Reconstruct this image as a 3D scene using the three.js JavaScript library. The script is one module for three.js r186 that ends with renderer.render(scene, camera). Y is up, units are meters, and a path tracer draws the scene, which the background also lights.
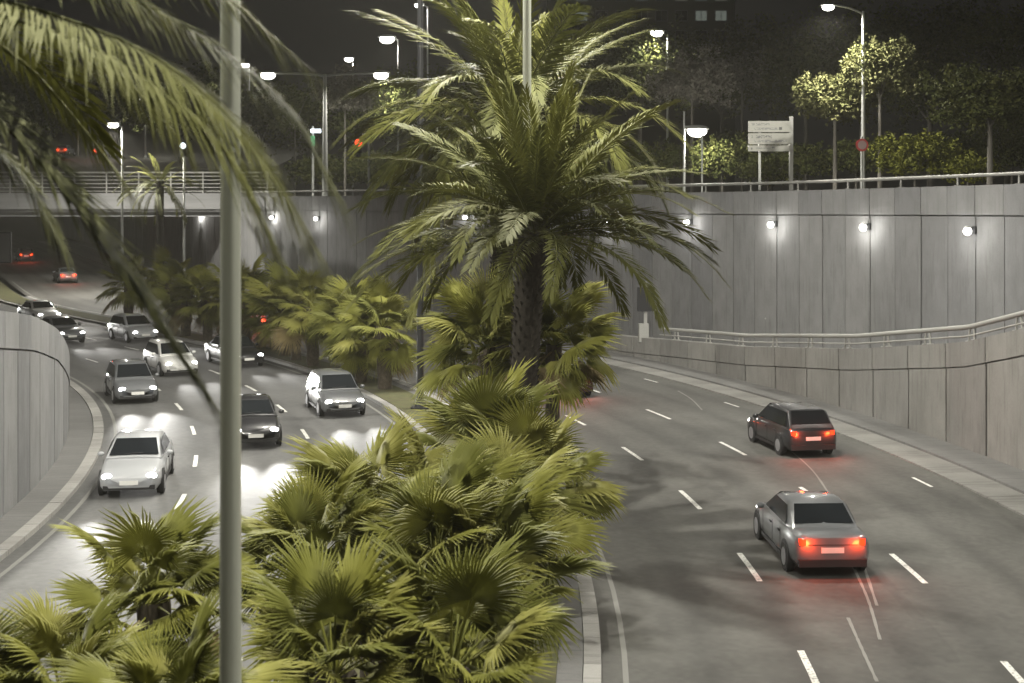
import * as THREE from 'three';
import { mergeGeometries, toCreasedNormals } from 'three/addons/utils/BufferGeometryUtils.js';

// ---------------------------------------------------------------- camera, sky, exposure
const W = 1024, H = 683, F = 1400, HOR = 200, EYE = 8.3;
const scene = new THREE.Scene();
const camera = new THREE.PerspectiveCamera(2 * Math.atan(H / 2 / F) * 180 / Math.PI, W / H, 0.1, 3000);
camera.position.set(0, EYE, 0);
camera.lookAt(0, EYE, -10);
camera.setViewOffset(W, H, 0, H / 2 - HOR, W, H);          // level lens shifted down, verticals stay vertical
camera.focus = 36; camera.userData.fStop = 1.6;
const renderer = new THREE.WebGLRenderer({ antialias: true });
renderer.setSize(W, H);
renderer.toneMapping = THREE.LinearToneMapping;
renderer.toneMappingExposure = 1.0;
renderer.shadowMap.enabled = true;

const SKYW = 64, SKYH = 32, skyData = new Float32Array(SKYW * SKYH * 4);
for (let j = 0; j < SKYH; j++) for (let i = 0; i < SKYW; i++) {   // dull night sky over a city
  const el = Math.abs(j / (SKYH - 1) - 0.5) * 2, v = 0.0034 + 0.005 * Math.exp(-el * 3), k = (j * SKYW + i) * 4;
  skyData[k] = v * 1.04; skyData[k + 1] = v; skyData[k + 2] = v * 0.96; skyData[k + 3] = 1;
}
const sky = new THREE.DataTexture(skyData, SKYW, SKYH, THREE.RGBAFormat, THREE.FloatType);
sky.mapping = THREE.EquirectangularReflectionMapping; sky.magFilter = THREE.LinearFilter; sky.needsUpdate = true;
scene.fog = new THREE.FogExp2(0xd8d6cc, 0.0003);
scene.background = sky; scene.environment = sky;
const moon = new THREE.DirectionalLight(0xfff4e6, 0.03);
moon.position.set(-60, 120, 40); moon.castShadow = true; moon.shadow.radius = 4; scene.add(moon);

const LAMP = new THREE.Color(1.0, 0.96, 0.86);              // street lamps
const STREET = 1280, ROADSIDE = 1700, WALL_LAMP = 16, UPPER = 520, HEAD = 210, TAIL = 3;

// ---------------------------------------------------------------- helpers
let seed = 1;
const rnd = () => { seed |= 0; seed = seed + 0x6D2B79F5 | 0; let t = Math.imul(seed ^ seed >>> 15, 1 | seed); t = t + Math.imul(t ^ t >>> 7, 61 | t) ^ t; return ((t ^ t >>> 14) >>> 0) / 4294967296; };
const rr = (a, b) => a + (b - a) * rnd();
const R = d => d * Math.PI / 180;
const V = (x, y, z) => new THREE.Vector3(x, y, z);
const lerp = (a, b, t) => a + (b - a) * t, clamp = (x, a, b) => Math.max(a, Math.min(b, x));
const smooth = (a, b, x) => { const t = clamp((x - a) / (b - a), 0, 1); return t * t * (3 - 2 * t); };
const at = (px, py, D) => V((px - 512) / F * D, EYE + (HOR - py) / F * D, -D);   // photograph point at a depth in metres
const taken = new Map();
function numbered(n) { const k = taken.get(n) ?? 0; taken.set(n, k + 1); return k ? n + '_' + String(k).padStart(3, '0') : n; }
function tag(o, label, category, group) { o.userData.label = label; o.userData.category = category; if (group) o.userData.group = group; return o; }
function thing(name, label, category, pos, turn = 0, group) {
  const g = new THREE.Group(); g.name = numbered(name); if (pos) g.position.copy(pos); g.rotation.y = turn;
  tag(g, label, category, group); scene.add(g); return g;
}
function part(name, geo, m, parent, pos) { const o = new THREE.Mesh(geo, m); o.name = name; o.castShadow = o.receiveShadow = true; if (pos) o.position.copy(pos); parent.add(o); return o; }
function struct(name, geo, m) { const o = part(numbered(name), geo, m, scene); o.userData.kind = 'structure'; return o; }
function structGroup(name) { const g = new THREE.Group(); g.name = numbered(name); g.userData.kind = 'structure'; scene.add(g); return g; }
const box = (w, h, d, x = 0, y = 0, z = 0) => new THREE.BoxGeometry(w, h, d).translate(x, y, z);
const cyl = (r0, r1, h, x = 0, y = 0, z = 0, n = 14) => new THREE.CylinderGeometry(r1, r0, h, n).translate(x, y + h / 2, z);
function bar(a, b, r, n = 8) { const d = b.clone().sub(a), g = new THREE.CylinderGeometry(r, r, d.length(), n); g.applyQuaternion(new THREE.Quaternion().setFromUnitVectors(V(0, 1, 0), d.normalize())); const m = a.clone().add(b).multiplyScalar(0.5); return g.translate(m.x, m.y, m.z); }
const merge = a => mergeGeometries(a.map(g => { const q = g.index ? g.toNonIndexed() : g; for (const k of Object.keys(q.attributes)) if (!['position', 'normal', 'uv'].includes(k)) q.deleteAttribute(k); return q; }));
function meshGeo(pos, idx, uv) {
  const g = new THREE.BufferGeometry(); g.setAttribute('position', new THREE.Float32BufferAttribute(pos, 3));
  g.setAttribute('uv', new THREE.Float32BufferAttribute(uv ?? new Array(pos.length / 3 * 2).fill(0), 2));
  g.setIndex(idx); g.computeVertexNormals(); return g;
}

// ---------------------------------------------------------------- noise textures
const hash = (x, y, s) => { let h = Math.imul(x, 374761393) + Math.imul(y, 668265263) + Math.imul(s, 974711) | 0; h = Math.imul(h ^ h >>> 13, 1274126177); return ((h ^ h >>> 16) >>> 0) / 4294967296; };
function vnoise(x, y, px, py, s) {                           // tiles with period px, py
  const xi = Math.floor(x), yi = Math.floor(y), fx = x - xi, fy = y - yi, u = fx * fx * (3 - 2 * fx), v = fy * fy * (3 - 2 * fy);
  const m = (a, b) => ((a % b) + b) % b, h = (i, j) => hash(m(xi + i, px), m(yi + j, py), s);
  return lerp(lerp(h(0, 0), h(1, 0), u), lerp(h(0, 1), h(1, 1), u), v);
}
function tex(w, h, fn, srgb = true) {
  const d = new Uint8Array(w * h * 4);
  for (let j = 0; j < h; j++) for (let i = 0; i < w; i++) {
    const c = fn(i / w, j / h), k = (j * w + i) * 4;
    for (let q = 0; q < 3; q++) { const l = clamp(c[q], 0, 1); d[k + q] = 255 * (srgb ? (l <= 0.0031308 ? l * 12.92 : 1.055 * Math.pow(l, 1 / 2.4) - 0.055) : l); }
    d[k + 3] = 255;
  }
  const t = new THREE.DataTexture(d, w, h); t.wrapS = t.wrapT = THREE.RepeatWrapping; t.magFilter = THREE.LinearFilter; t.minFilter = THREE.LinearMipmapLinearFilter; t.generateMipmaps = true;
  if (srgb) t.colorSpace = THREE.SRGBColorSpace; t.needsUpdate = true; return t;
}
const fbm = (u, v, f, s, oct = 4, ay = 1) => { let a = 0.5, r = 0, q = 0; for (let o = 0; o < oct; o++) { r += a * vnoise(u * f, v * f * ay, f, Math.max(1, Math.round(f * ay)), s + o); q += a; a *= 0.5; f *= 2; } return r / q; };
// carriageway: u = across (16 m per tile), v = along (32 m per tile)
function roadTex(tint, s, tracks, base = 0.075) {
  return tex(512, 1024, (u, v) => {
    const d = u * 16, grain = fbm(u, v, 128, s + 3, 2, 2), patch = fbm(u, v, 6, s, 4, 2), along = vnoise(u * 48, v * 3, 48, 3, s + 9);
    let k = base * (0.5 + 0.46 * patch + 0.42 * grain + 0.2 * along);
    for (const t of tracks) k *= 1 - 0.26 * Math.exp(-((d - t) ** 2) / 0.12) * (0.5 + fbm(u, v, 4, s + 20, 2, 2));   // oil and rubber in the wheel tracks
    if (vnoise(u * 20, v * 9, 20, 9, s + 31) > 0.86) k *= 0.86;
    return tint.map(c => c * k);
  });
}
const roadBump = tex(256, 256, (u, v) => { const n = fbm(u, v, 64, 71, 2); return [n, n, n]; }, false);
const concTex = (base, s, streak) => tex(256, 512, (u, v) => {
  const st = fbm(u, v, 24, s, 3, 0.17), bl = fbm(u, v, 5, s + 5, 4), gr = fbm(u, v, 96, s + 8, 2);
  let k = 0.7 + 0.28 * bl + 0.16 * gr; k *= 1 - streak * smooth(0.52, 0.85, st); return base.map(c => c * k);
});
const M = {};
const mat = (c, rough = 0.8, o = {}) => new THREE.MeshStandardMaterial({ color: Array.isArray(c) ? new THREE.Color(...c) : c, roughness: rough, ...o });
M.roadR = mat(0xffffff, 0.78, { map: roadTex([1.02, 1, 0.9], 11, [1.9, 3.6, 5.6, 7.2, 9.2, 10.9], 0.067), bumpMap: roadBump, bumpScale: 0.004 });
M.roadL = mat(0xffffff, 0.72, { map: roadTex([1.1, 1.1, 1.06], 41, [1.6, 3.2, 5.2, 6.8, 8.8, 10.4]), bumpMap: roadBump, bumpScale: 0.004 });
M.paint = mat(0xffffff, 0.6, { map: tex(128, 128, (u, v) => { const n = fbm(u, v, 24, 5, 3), w = n > 0.62 ? 0.45 : 1; return [0.62 * w, 0.62 * w, 0.58 * w]; }) });
M.oldPaint = mat([0.19, 0.19, 0.175], 0.8);
M.conc = [0, 1, 2, 3].map(i => mat(0xffffff, 0.85, { map: concTex([[0.215, 0.217, 0.218], [0.203, 0.205, 0.207], [0.23, 0.231, 0.231], [0.192, 0.194, 0.198]][i], 100 + i * 17, 0.15) }));
M.concLow = [0, 1, 2].map(i => mat(0xffffff, 0.85, { map: concTex([[0.2, 0.197, 0.184], [0.183, 0.18, 0.17], [0.218, 0.214, 0.2]][i], 200 + i * 13, 0.2) }));
M.concCore = mat([0.19, 0.192, 0.196], 0.95);
M.kerb = [0, 1, 2].map(i => mat(0xffffff, 0.85, { map: concTex([0.25 + i * 0.03, 0.245 + i * 0.03, 0.23 + i * 0.028], 300 + i * 7, 0.2) }));
M.gutter = mat(0xffffff, 0.85, { map: concTex([0.2, 0.197, 0.183], 340, 0.35) });
M.pave = mat(0xffffff, 0.9, { map: concTex([0.15, 0.149, 0.144], 360, 0.3) });
M.soil = mat(0xffffff, 1, { map: tex(256, 256, (u, v) => { const n = fbm(u, v, 12, 8, 4), g = fbm(u, v, 7, 18, 3); return [0.05 + 0.05 * n, 0.042 + 0.045 * n + 0.02 * g, 0.02 + 0.02 * n]; }) });
M.earth = mat([0.05, 0.05, 0.042], 1);
M.galv = mat([0.42, 0.43, 0.41], 0.5, { metalness: 0.35 });
M.polePaint = mat(0xffffff, 0.45, { map: tex(128, 256, (u, v) => { const n = fbm(u, v, 16, 61, 3, 0.25), k = 0.85 + 0.25 * n; return [0.58 * k, 0.6 * k, 0.5 * k]; }), metalness: 0.2 });
M.darkMetal = mat([0.03, 0.031, 0.033], 0.5, { metalness: 0.4 });
M.black = mat([0.012, 0.012, 0.013], 0.6);
M.rail = mat([0.3, 0.3, 0.28], 0.5, { metalness: 0.2 });
const glow = (c, k) => new THREE.MeshStandardMaterial({ color: 0x111111, emissive: new THREE.Color(...c), emissiveIntensity: k });
M.lampGlow = glow([1, 0.97, 0.88], 9);
M.wallGlow = glow([1, 0.98, 0.93], 9);
M.headGlow = glow([1, 0.99, 0.96], 14);
M.tailGlow = glow([1, 0.035, 0.004], 2.2);
M.redGlow = glow([1, 0.05, 0.02], 4);
M.whiteGlow = glow([0.85, 0.95, 1], 5);
M.greenGlow = glow([0.25, 1, 0.45], 0.6);

// ---------------------------------------------------------------- the road's line: a left-hand bend, then straight, then easing back
const R0 = 85, CX = -84.6, CD = 29.7, S0 = -40, DS = 0.5, line = [];
{
  let X = CX + R0 * Math.cos(S0 / R0), D = CD + R0 * Math.sin(S0 / R0), th = S0 / R0;
  for (let s = S0; s <= 330; s += DS) {
    const k = s < 53.4 ? 1 / R0 : s < 82 ? 0 : s < 104 ? -1 / 125 : 0;
    line.push([X, D, th]);
    const tm = th + k * DS / 2; X += -Math.sin(tm) * DS; D += Math.cos(tm) * DS; th += k * DS;
  }
}
const rise = s => 1.8 * smooth(95, 190, s) + 2 * smooth(180, 330, s);
function road(s, d, y = 0) {                                // s along, d to the right of the median line, y above the road
  const f = clamp((s - S0) / DS, 0, line.length - 1.001), i = Math.floor(f), t = f - i, a = line[i], b = line[i + 1];
  const X = lerp(a[0], b[0], t), D = lerp(a[1], b[1], t), th = lerp(a[2], b[2], t);
  return V(X + Math.cos(th) * d, y + rise(s), -(D + Math.sin(th) * d));
}
const heading = s => { const f = clamp((s - S0) / DS, 0, line.length - 1.001), i = Math.floor(f); return line[i][2]; };
const wallTurn = s => heading(s);                            // local +x outward, -z forward
function ribbon(s0, s1, ds, d0, d1, y, tile = [16, 32], sag = 0) {   // sheet between two offsets (numbers or functions of s)
  const fn = q => typeof q === 'function' ? q : () => q, A = fn(d0), B = fn(d1), Y = fn(y), pos = [], idx = [], uv = [], n = Math.max(1, Math.round((s1 - s0) / ds));
  for (let i = 0; i <= n; i++) { const s = lerp(s0, s1, i / n), a = A(s), b = B(s); for (const d of [a, b]) { const p = road(s, d, Y(s)); pos.push(p.x, p.y, p.z); uv.push((d - a) / tile[0], s / tile[1]); } }
  for (let i = 0; i < n; i++) { const k = i * 2; idx.push(k, k + 1, k + 2, k + 1, k + 3, k + 2); }
  return meshGeo(pos, idx, uv);
}
function strip(s0, s1, d0, d1, yb, yt, ds = 2, tile = [2, 4]) {      // closed solid of that plan between heights (numbers or functions)
  const fn = q => typeof q === 'function' ? q : () => q, A = fn(d0), B = fn(d1), Yb = fn(yb), Yt = fn(yt), pos = [], idx = [], uv = [], n = Math.max(1, Math.round((s1 - s0) / ds));
  const quad = (a, b, c, d, ua, ub, uc, ud) => { const k = pos.length / 3; for (const p of [a, b, c, d]) pos.push(p.x, p.y, p.z); uv.push(...ua, ...ub, ...uc, ...ud); idx.push(k, k + 1, k + 2, k, k + 2, k + 3); };
  for (let i = 0; i < n; i++) {
    const s = lerp(s0, s1, i / n), t = lerp(s0, s1, (i + 1) / n), u0 = s / tile[0], u1 = t / tile[0];
    const P = (q, d, y) => road(q, d(q), y(q)), v = y => y / tile[1];
    quad(P(s, A, Yt), P(s, B, Yt), P(t, B, Yt), P(t, A, Yt), [u0, 0], [u0, (B(s) - A(s)) / tile[1]], [u1, (B(t) - A(t)) / tile[1]], [u1, 0]);
    quad(P(s, A, Yb), P(s, A, Yt), P(t, A, Yt), P(t, A, Yb), [u0, v(Yb(s))], [u0, v(Yt(s))], [u1, v(Yt(t))], [u1, v(Yb(t))]);
    quad(P(s, B, Yt), P(s, B, Yb), P(t, B, Yb), P(t, B, Yt), [u0, v(Yt(s))], [u0, v(Yb(s))], [u1, v(Yb(t))], [u1, v(Yt(t))]);
    if (i === 0) quad(P(s, A, Yb), P(s, B, Yb), P(s, B, Yt), P(s, A, Yt), [0, 0], [0.2, 0], [0.2, 1], [0, 1]);
    if (i === n - 1) quad(P(t, B, Yb), P(t, A, Yb), P(t, A, Yt), P(t, B, Yt), [0, 0], [0.2, 0], [0.2, 1], [0, 1]);
  }
  return meshGeo(pos, idx, uv);
}

// ---------------------------------------------------------------- ground, carriageways, median
{
  const g = new THREE.PlaneGeometry(2400, 2400).rotateX(-Math.PI / 2); g.translate(0, -0.12, -600); struct('ground', g, M.earth);
}
const MEDL = s => -1.3 - 3.4 * (1 - smooth(-14, 18, s)) - 2.2 * smooth(80, 160, s);   // the planted median widens towards the bridge one stands on
const MEDR = s => 1.3 + 1.2 * smooth(80, 160, s);
struct('carriageway', ribbon(-40, 330, 2, MEDR, s => 14.4, 0), M.roadR);
struct('carriageway', ribbon(-40, 330, 2, -12.1, MEDL, 0), M.roadL);
struct('median_bed', strip(-40, 330, s => MEDL(s) + 0.3, s => MEDR(s) - 0.75, -0.05, 0.16, 2, [3, 3]), M.soil);
struct('median_path', strip(-40, 100, s => MEDR(s) - 0.745, s => MEDR(s) - 0.3, -0.05, 0.13, 2), M.pave);
function kerbRow(name, s0, s1, len, d0, d1, h) {
  const g = structGroup(name); let i = 0; const fn = q => typeof q === 'function' ? q : () => q, A = fn(d0), B = fn(d1);
  for (let s = s0; s < s1; s += len) part(i++ ? 'kerb_stone_' + String(i - 1).padStart(3, '0') : 'kerb_stone', strip(s + 0.008, s + len - 0.012, A, B, -0.05, h + rr(-0.006, 0.006), len / 2), M.kerb[Math.floor(rnd() * 3)], g);
}
kerbRow('median_kerb', -20, 100, 1.5, s => MEDR(s) - 0.29, s => MEDR(s) + 0.02, 0.14);
kerbRow('median_kerb', -20, 130, 2, s => MEDL(s) - 0.02, s => MEDL(s) + 0.29, 0.14);
kerbRow('left_kerb', -10, 60, 1.5, -12.45, -12.1, 0.13);
struct('left_walkway', strip(-20, 100, -13.3, -12.46, -0.05, 0.10), M.pave);
{
  const g = structGroup('gutter'); let i = 0;
  for (let s = -10; s < 100; s += 3) part(i++ ? 'gutter_slab_' + String(i - 1).padStart(3, '0') : 'gutter_slab', strip(s + 0.01, s + 2.98, 13.25, 14.42, -0.04, 0.05, 1.5), M.gutter, g);
}
struct('right_walkway', strip(-20, 200, 14.43, 15.9, -0.05, 0.12), M.pave);

// painted lane lines
const markings = structGroup('lane_markings');
function dash(s, len, d, w, m = M.paint) { part(numbered('lane_dash'), ribbon(s, s + len, 1, d - w / 2, d + w / 2, 0.005, [1, 1]), m, markings); }
const sAt = D => { let best = 0, e = 1e9; for (let s = -30; s < 120; s += 0.25) { const p = road(s, 5); if (Math.abs(-p.z - D) < e) { e = Math.abs(-p.z - D); best = s; } } return best; };
for (let k = -2; k < 12; k++) dash(-6.0 + k * 6.72, 2.3, 5.0, 0.13);
for (let k = -2; k < 12; k++) dash(-6.4 + k * 6.95, 2.3, 8.55, 0.13);
for (let k = 1; k < 6; k++) dash(2.5 + k * 6.95, 1.2, 12.35, 0.1);
for (let k = -1; k < 14; k++) dash(2 + k * 6.8, 2.2, -9.0, 0.13);
for (let k = -1; k < 14; k++) dash(0 + k * 6.8, 2.2, -5.2, 0.13);
part('edge_line', ribbon(-20, 120, 2, -11.75, -11.63, 0.005, [1, 1]), M.oldPaint, markings);
part('edge_line_001', ribbon(20, 120, 2, s => MEDL(s) - 0.5, s => MEDL(s) - 0.38, 0.005, [1, 1]), M.oldPaint, markings);
part('edge_line_002', ribbon(-20, 120, 2, s => MEDR(s) + 0.4, s => MEDR(s) + 0.5, 0.005, [1, 1]), M.oldPaint, markings);
// pale sealed cracks and remains of old lines on the right carriageway
const onRoad = (px, py) => { const D = EYE * F / (py - HOR); return V((px - 512) / F * D, 0.009, -D); };
for (const pts of [[[759, 431], [785, 447], [811, 469], [830, 496], [844, 521], [862, 562], [877, 606]], [[803, 521], [816, 534], [832, 549]], [[848, 618], [860, 645], [877, 682]], [[678, 391], [691, 399], [702, 410]], [[640, 364], [660, 371], [676, 377]], [[850, 560], [868, 600], [880, 640]]]) {
  const c = new THREE.CatmullRomCurve3(pts.map(p => onRoad(...p))), pos = [], idx = [], n = 24;
  for (let i = 0; i <= n; i++) { const p = c.getPoint(i / n), t = c.getTangent(i / n), w = 0.02 + 0.018 * hash(i, pts.length, 3); pos.push(p.x - t.z * w, p.y, p.z + t.x * w, p.x + t.z * w, p.y, p.z - t.x * w); if (i < n) { const k = i * 2; idx.push(k, k + 1, k + 2, k + 1, k + 3, k + 2); } }
  part(numbered('old_line'), meshGeo(pos, idx), M.oldPaint, markings);
}

// ---------------------------------------------------------------- right side: ramp, ramp wall, tall retaining wall, upper street
const interp = (tab, x) => { if (x <= tab[0][0]) return tab[0][1]; for (let i = 1; i < tab.length; i++) if (x <= tab[i][0]) return lerp(tab[i - 1][1], tab[i][1], (x - tab[i - 1][0]) / (tab[i][0] - tab[i - 1][0])); return tab[tab.length - 1][1]; };
const rampWallTop = s => interp([[-20, 9.4], [-4, 7.3], [7.7, 5.15], [14, 3.6], [21.1, 2.5], [29, 1.65], [38.4, 1.1], [46, 0.95], [200, 0.95]], s);
const topWall = s => interp([[-30, 9.1], [10, 9.0], [35, 8.75], [60, 8.65], [110, 8.6], [330, 8.6]], s) - rise(s);
struct('ramp_road', ribbon(-40, 200, 2, 16.3, 21.5, s => Math.max(0.06, rampWallTop(s) - 0.95)), M.pave);
{
  const w = thing('ramp_wall', 'low concrete panel wall rising to the right beside the exit ramp', 'wall');
  part('core', strip(-20, 190, 15.99, 16.29, -0.05, s => rampWallTop(s) - 0.06, 2), M.concCore, w);
  let i = 0;
  for (let s = -8; s < 100; s += 2.3) {
    const m = M.concLow[Math.floor(rnd() * 3)], e = s + 2.22;
    if (rampWallTop(s + 1) > 1.02) part(i ? 'panel_' + String(i).padStart(3, '0') : 'panel', strip(s, e, 15.85 + rr(-0.012, 0.012), 16.0, -0.04, q => rampWallTop(q) - 0.85, 1.15), m, w);
    part(i ? 'top_panel_' + String(i).padStart(3, '0') : 'top_panel', strip(s, e + 0.03, 15.82, 16.32, q => rampWallTop(q) > 1.02 ? rampWallTop(q) - 0.81 : -0.04, rampWallTop, 1.15), m, w); i++;
  }
}
{
  const g = thing('guard_rail', 'pale steel tube guard rail along the top of the ramp wall', 'railing');
  const rail = (s0, s1, h, r) => { const pts = []; for (let s = s0; s <= s1; s += 1) pts.push(road(s, 16.05, rampWallTop(s) + h)); return new THREE.TubeGeometry(new THREE.CatmullRomCurve3(pts), pts.length * 2, r, 8); };
  part('top_rail', rail(-8, 36.6, 0.5, 0.085), M.rail, g); part('lower_rail', rail(-8, 36.6, 0.2, 0.035), M.rail, g);
  let i = 0; for (let s = -7; s < 36.6; s += 2.6) for (const o of [-0.17, 0.17]) { const a = road(s + o, 16.05, rampWallTop(s + o) - 0.02), b = road(s + o * 0.6, 16.05, rampWallTop(s) + 0.5); part(i++ ? 'bracket_' + String(i - 1).padStart(3, '0') : 'bracket', merge([bar(a, b, 0.04, 6), box(0.18, 0.05, 0.18, a.x, a.y + 0.03, a.z)]), M.rail, g); }
}
const PW = 2.0 / 106.65 * R0;                                 // panel pitch measured on the median line
const wallS0 = 14.36 / 180 * Math.PI * R0;                    // a lamp, and a joint
{
  const w = thing('retaining_wall', 'tall grey concrete panel retaining wall carrying a row of lit lamps', 'wall');
  part('core', strip(-30, 235, 21.72, 22.2, -0.05, s => topWall(s) - 0.1, 2), M.concCore, w);
  let i = 0;
  for (let k = -14; k < 120; k++) {
    const s = wallS0 + k * PW, gap = 0.016, gap2 = k % 4 === 1 ? 0.06 : k % 2 ? 0.045 : 0.022;
    if (s > 232) break;
    const m = M.conc[Math.floor(rnd() * 4)], d = 21.5 + rr(-0.01, 0.012), nm = n => i ? n + '_' + String(i).padStart(3, '0') : n;
    part(nm('panel'), strip(s + gap, s + PW - gap2, d, 21.73, -0.04, q => topWall(q) - 1.245, PW), m, w);
    part(nm('cap_panel'), strip(s + gap * 0.6, s + PW - gap2 * 0.5, 21.47, 22.25, q => topWall(q) - 1.19, topWall, PW), M.conc[(i * 7 + 3) % 4], w); i++;
  }
}
{
  const g = thing('wall_railing', 'long steel tube railing on top of the tall retaining wall', 'railing');
  const pts = []; for (let s = -20; s <= 110; s += 2) pts.push(road(s, 21.9, topWall(s) + 0.42));
  part('rail', new THREE.TubeGeometry(new THREE.CatmullRomCurve3(pts), 130, 0.075, 8), M.rail, g);
  let i = 0; for (let s = -18; s < 110; s += 3.4) { const a = road(s, 21.9, topWall(s) - 0.03), b = road(s, 21.9, topWall(s) + 0.42); part(i++ ? 'post_' + String(i - 1).padStart(3, '0') : 'post', merge([bar(a, b, 0.05, 6), box(0.22, 0.04, 0.22, a.x, a.y + 0.05, a.z)]), M.rail, g); }
}
struct('upper_street', ribbon(-40, 236, 3, 22.26, 150, s => 7.9 - rise(s)), M.pave);

const wallSAt = px => { let best = 60, e = 1e9; for (let s = 40; s < 200; s += 0.25) { const p = road(s, 21.5), q = Math.abs(512 + p.x / -p.z * F - px); if (q < e) { e = q; best = s; } } return best; };
[[wallS0, 'rightmost round lamp on the tall retaining wall'], [wallS0 + 4 * PW, 'second round lamp from the right on the tall retaining wall'], [wallS0 + 8 * PW, 'third round lamp from the right on the tall retaining wall'], [wallS0 + 12 * PW, 'fourth round lamp from the right on the tall retaining wall'], [wallS0 + 16 * PW, 'round wall lamp behind the right fronds of the central date palm'],
  [wallS0 + 20 * PW, 'round wall lamp hidden behind the central date palm'], [wallS0 + 25 * PW, 'round wall lamp behind the left fronds of the central date palm'], [wallSAt(320), 'small distant wall lamp just left of the palm crowns'], [wallSAt(275), 'small distant wall lamp right of the foreground lamp post'], [wallSAt(201), 'small distant wall lamp under the bridge left of the foreground lamp post']].forEach(([s, lbl], k) => {
  const p = road(s, 21.5, 7.05 - (k > 6 ? 0.3 : 0) - rise(s)), th = heading(s), z = 1;
  const t = thing('wall_lamp', lbl, 'wall lamp', p, th, 'lamps along the retaining wall');
  part('bracket', merge([box(0.1, 0.3, 0.2, -0.05, 0.05, 0), bar(V(-0.06, 0.1, 0), V(-0.36, 0.14, 0), 0.03)]), M.darkMetal, t);
  part('hood', new THREE.SphereGeometry(0.2, 16, 6, 0, Math.PI * 2, 0, Math.PI * 0.3).translate(-0.36, 0.02, 0), M.galv, t);
  part('bulb', new THREE.SphereGeometry(0.17 * z, 18, 12).translate(-0.36, 0, 0), M.wallGlow, t);
  const l = new THREE.PointLight(new THREE.Color(1, 0.97, 0.9), WALL_LAMP * (k === 9 ? 8 : 1)); l.position.set(-0.36, 0, 0); l.castShadow = true; l.shadow.radius = 9; t.add(l);
});
// bits on the wall
{
  const p = at(767, 300, 72.2), t = thing('drain_pipe', 'thin pale drain pipe standing against the retaining wall below the lamps', 'pipe', V(p.x, 0, p.z));
  part('pipe', cyl(0.07, 0.07, 3.1, 0, EYE + (HOR - 345) / F * 72 - 0.2, 0, 8), M.rail, t); part('clip', box(0.22, 0.08, 0.2, 0, 2.2, 0), M.galv, t);
}
{
  const s = 37.3, p = road(s, 16.1, 0), t = thing('variable_sign', 'dark rectangular traffic sign board on a pale post at the wall end', 'sign', p, 0.1);
  const yb = rampWallTop(s);
  part('post', box(0.16, 3.0, 0.16, 0, yb + 1.4, 0), M.rail, t); part('cabinet', box(0.5, 0.95, 0.32, -0.1, yb + 0.25, 0), M.rail, t);
  part('board', box(0.84, 1.16, 0.14, 0, yb + 2.0, 0.12), M.black, t); part('board_frame', merge([box(0.9, 0.05, 0.16, 0, yb + 2.6, 0.125), box(0.9, 0.05, 0.16, 0, yb + 1.4, 0.125), box(0.05, 1.15, 0.16, -0.43, yb + 2, 0.125), box(0.05, 1.15, 0.16, 0.43, yb + 2, 0.125)]), M.darkMetal, t);
}

// ---------------------------------------------------------------- left side: curved wall falling away
const leftTop = s => interp([[-40, 9], [-12, 7.7], [4.6, 5.75], [12, 5.0], [17.5, 4.2], [25.5, 2.6], [34, 1.2], [42, 0.6], [60, 0.5]], s);
struct('left_ramp', ribbon(-40, 58, 2, -22, -13.65, s => Math.max(0.02, leftTop(s) - 0.9)), M.pave);
{
  const w = thing('curved_wall', 'curved concrete panel wall sloping down at the left edge', 'wall');
  part('core', strip(-30, 58, -13.6, -13.42, -0.05, s => leftTop(s) - 0.05, 2), M.concCore, w);
  let i = 0;
  for (let s = -20; s < 56; s += 1.75) {
    const m = M.conc[Math.floor(rnd() * 4)], nm = n => i ? n + '_' + String(i).padStart(3, '0') : n;
    if (leftTop(s + 1) > 1.3) part(nm('panel'), strip(s + 0.02, s + 1.7, -13.44, -13.3 + rr(-0.012, 0.012), -0.04, q => leftTop(q) - 1.0, 0.86), m, w);
    part(nm('top_panel'), strip(s + 0.01, s + 1.74, -13.66, -13.27, q => Math.max(-0.04, leftTop(q) - 0.96), leftTop, 0.86), m, w); i++;
  }
}
{
  const p = road(66, -12.9, 0), t = thing('cabinet_post', 'short grey concrete post beside the far end of the curved wall', 'post', p);
  part('shaft', box(0.55, 1.5, 0.5, 0, 0.75, 0), M.conc[0], t); part('cap', box(0.65, 0.1, 0.6, 0, 1.55, 0), M.conc[2], t);
}

// ---------------------------------------------------------------- far bridge and the street rising behind it
const BR = 135, hillY = D => 9.2 + (D - BR - 14) * 0.1;
{
  const b = thing('road_bridge', 'low concrete road bridge with horizontal bar railing crossing far left', 'bridge'), x0 = -98, x1 = -22.5, xm = (x0 + x1) / 2;
  part('deck', box(x1 - x0, 1.5, 14, xm, 7.95, -BR - 7), M.conc[1], b);
  part('fascia', box(x1 - x0, 1.55, 0.3, xm, 8.2, -BR + 0.16), M.conc[2], b);
  part('soffit_beam', box(x1 - x0, 0.5, 12.6, xm, 6.95, -BR - 7), M.concCore, b);
  part('abutment', box(6, 9.2, 14, x0 - 3.1, 3.6, -BR - 7), M.conc[0], b);
  for (let k = 0; k < 6; k++) part(k ? 'rail_bar_00' + k : 'rail_bar', box(x1 - x0, k === 5 ? 0.14 : 0.07, 0.1, xm, 9.15 + k * 0.36, -BR + 0.1), M.rail, b);
  let i = 0; for (let x = x0; x <= x1; x += 3.1) part(i++ ? 'rail_post_' + String(i - 1).padStart(3, '0') : 'rail_post', box(0.12, 2.1, 0.12, x, 10.0, -BR - 0.02), M.rail, b);
}
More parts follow.
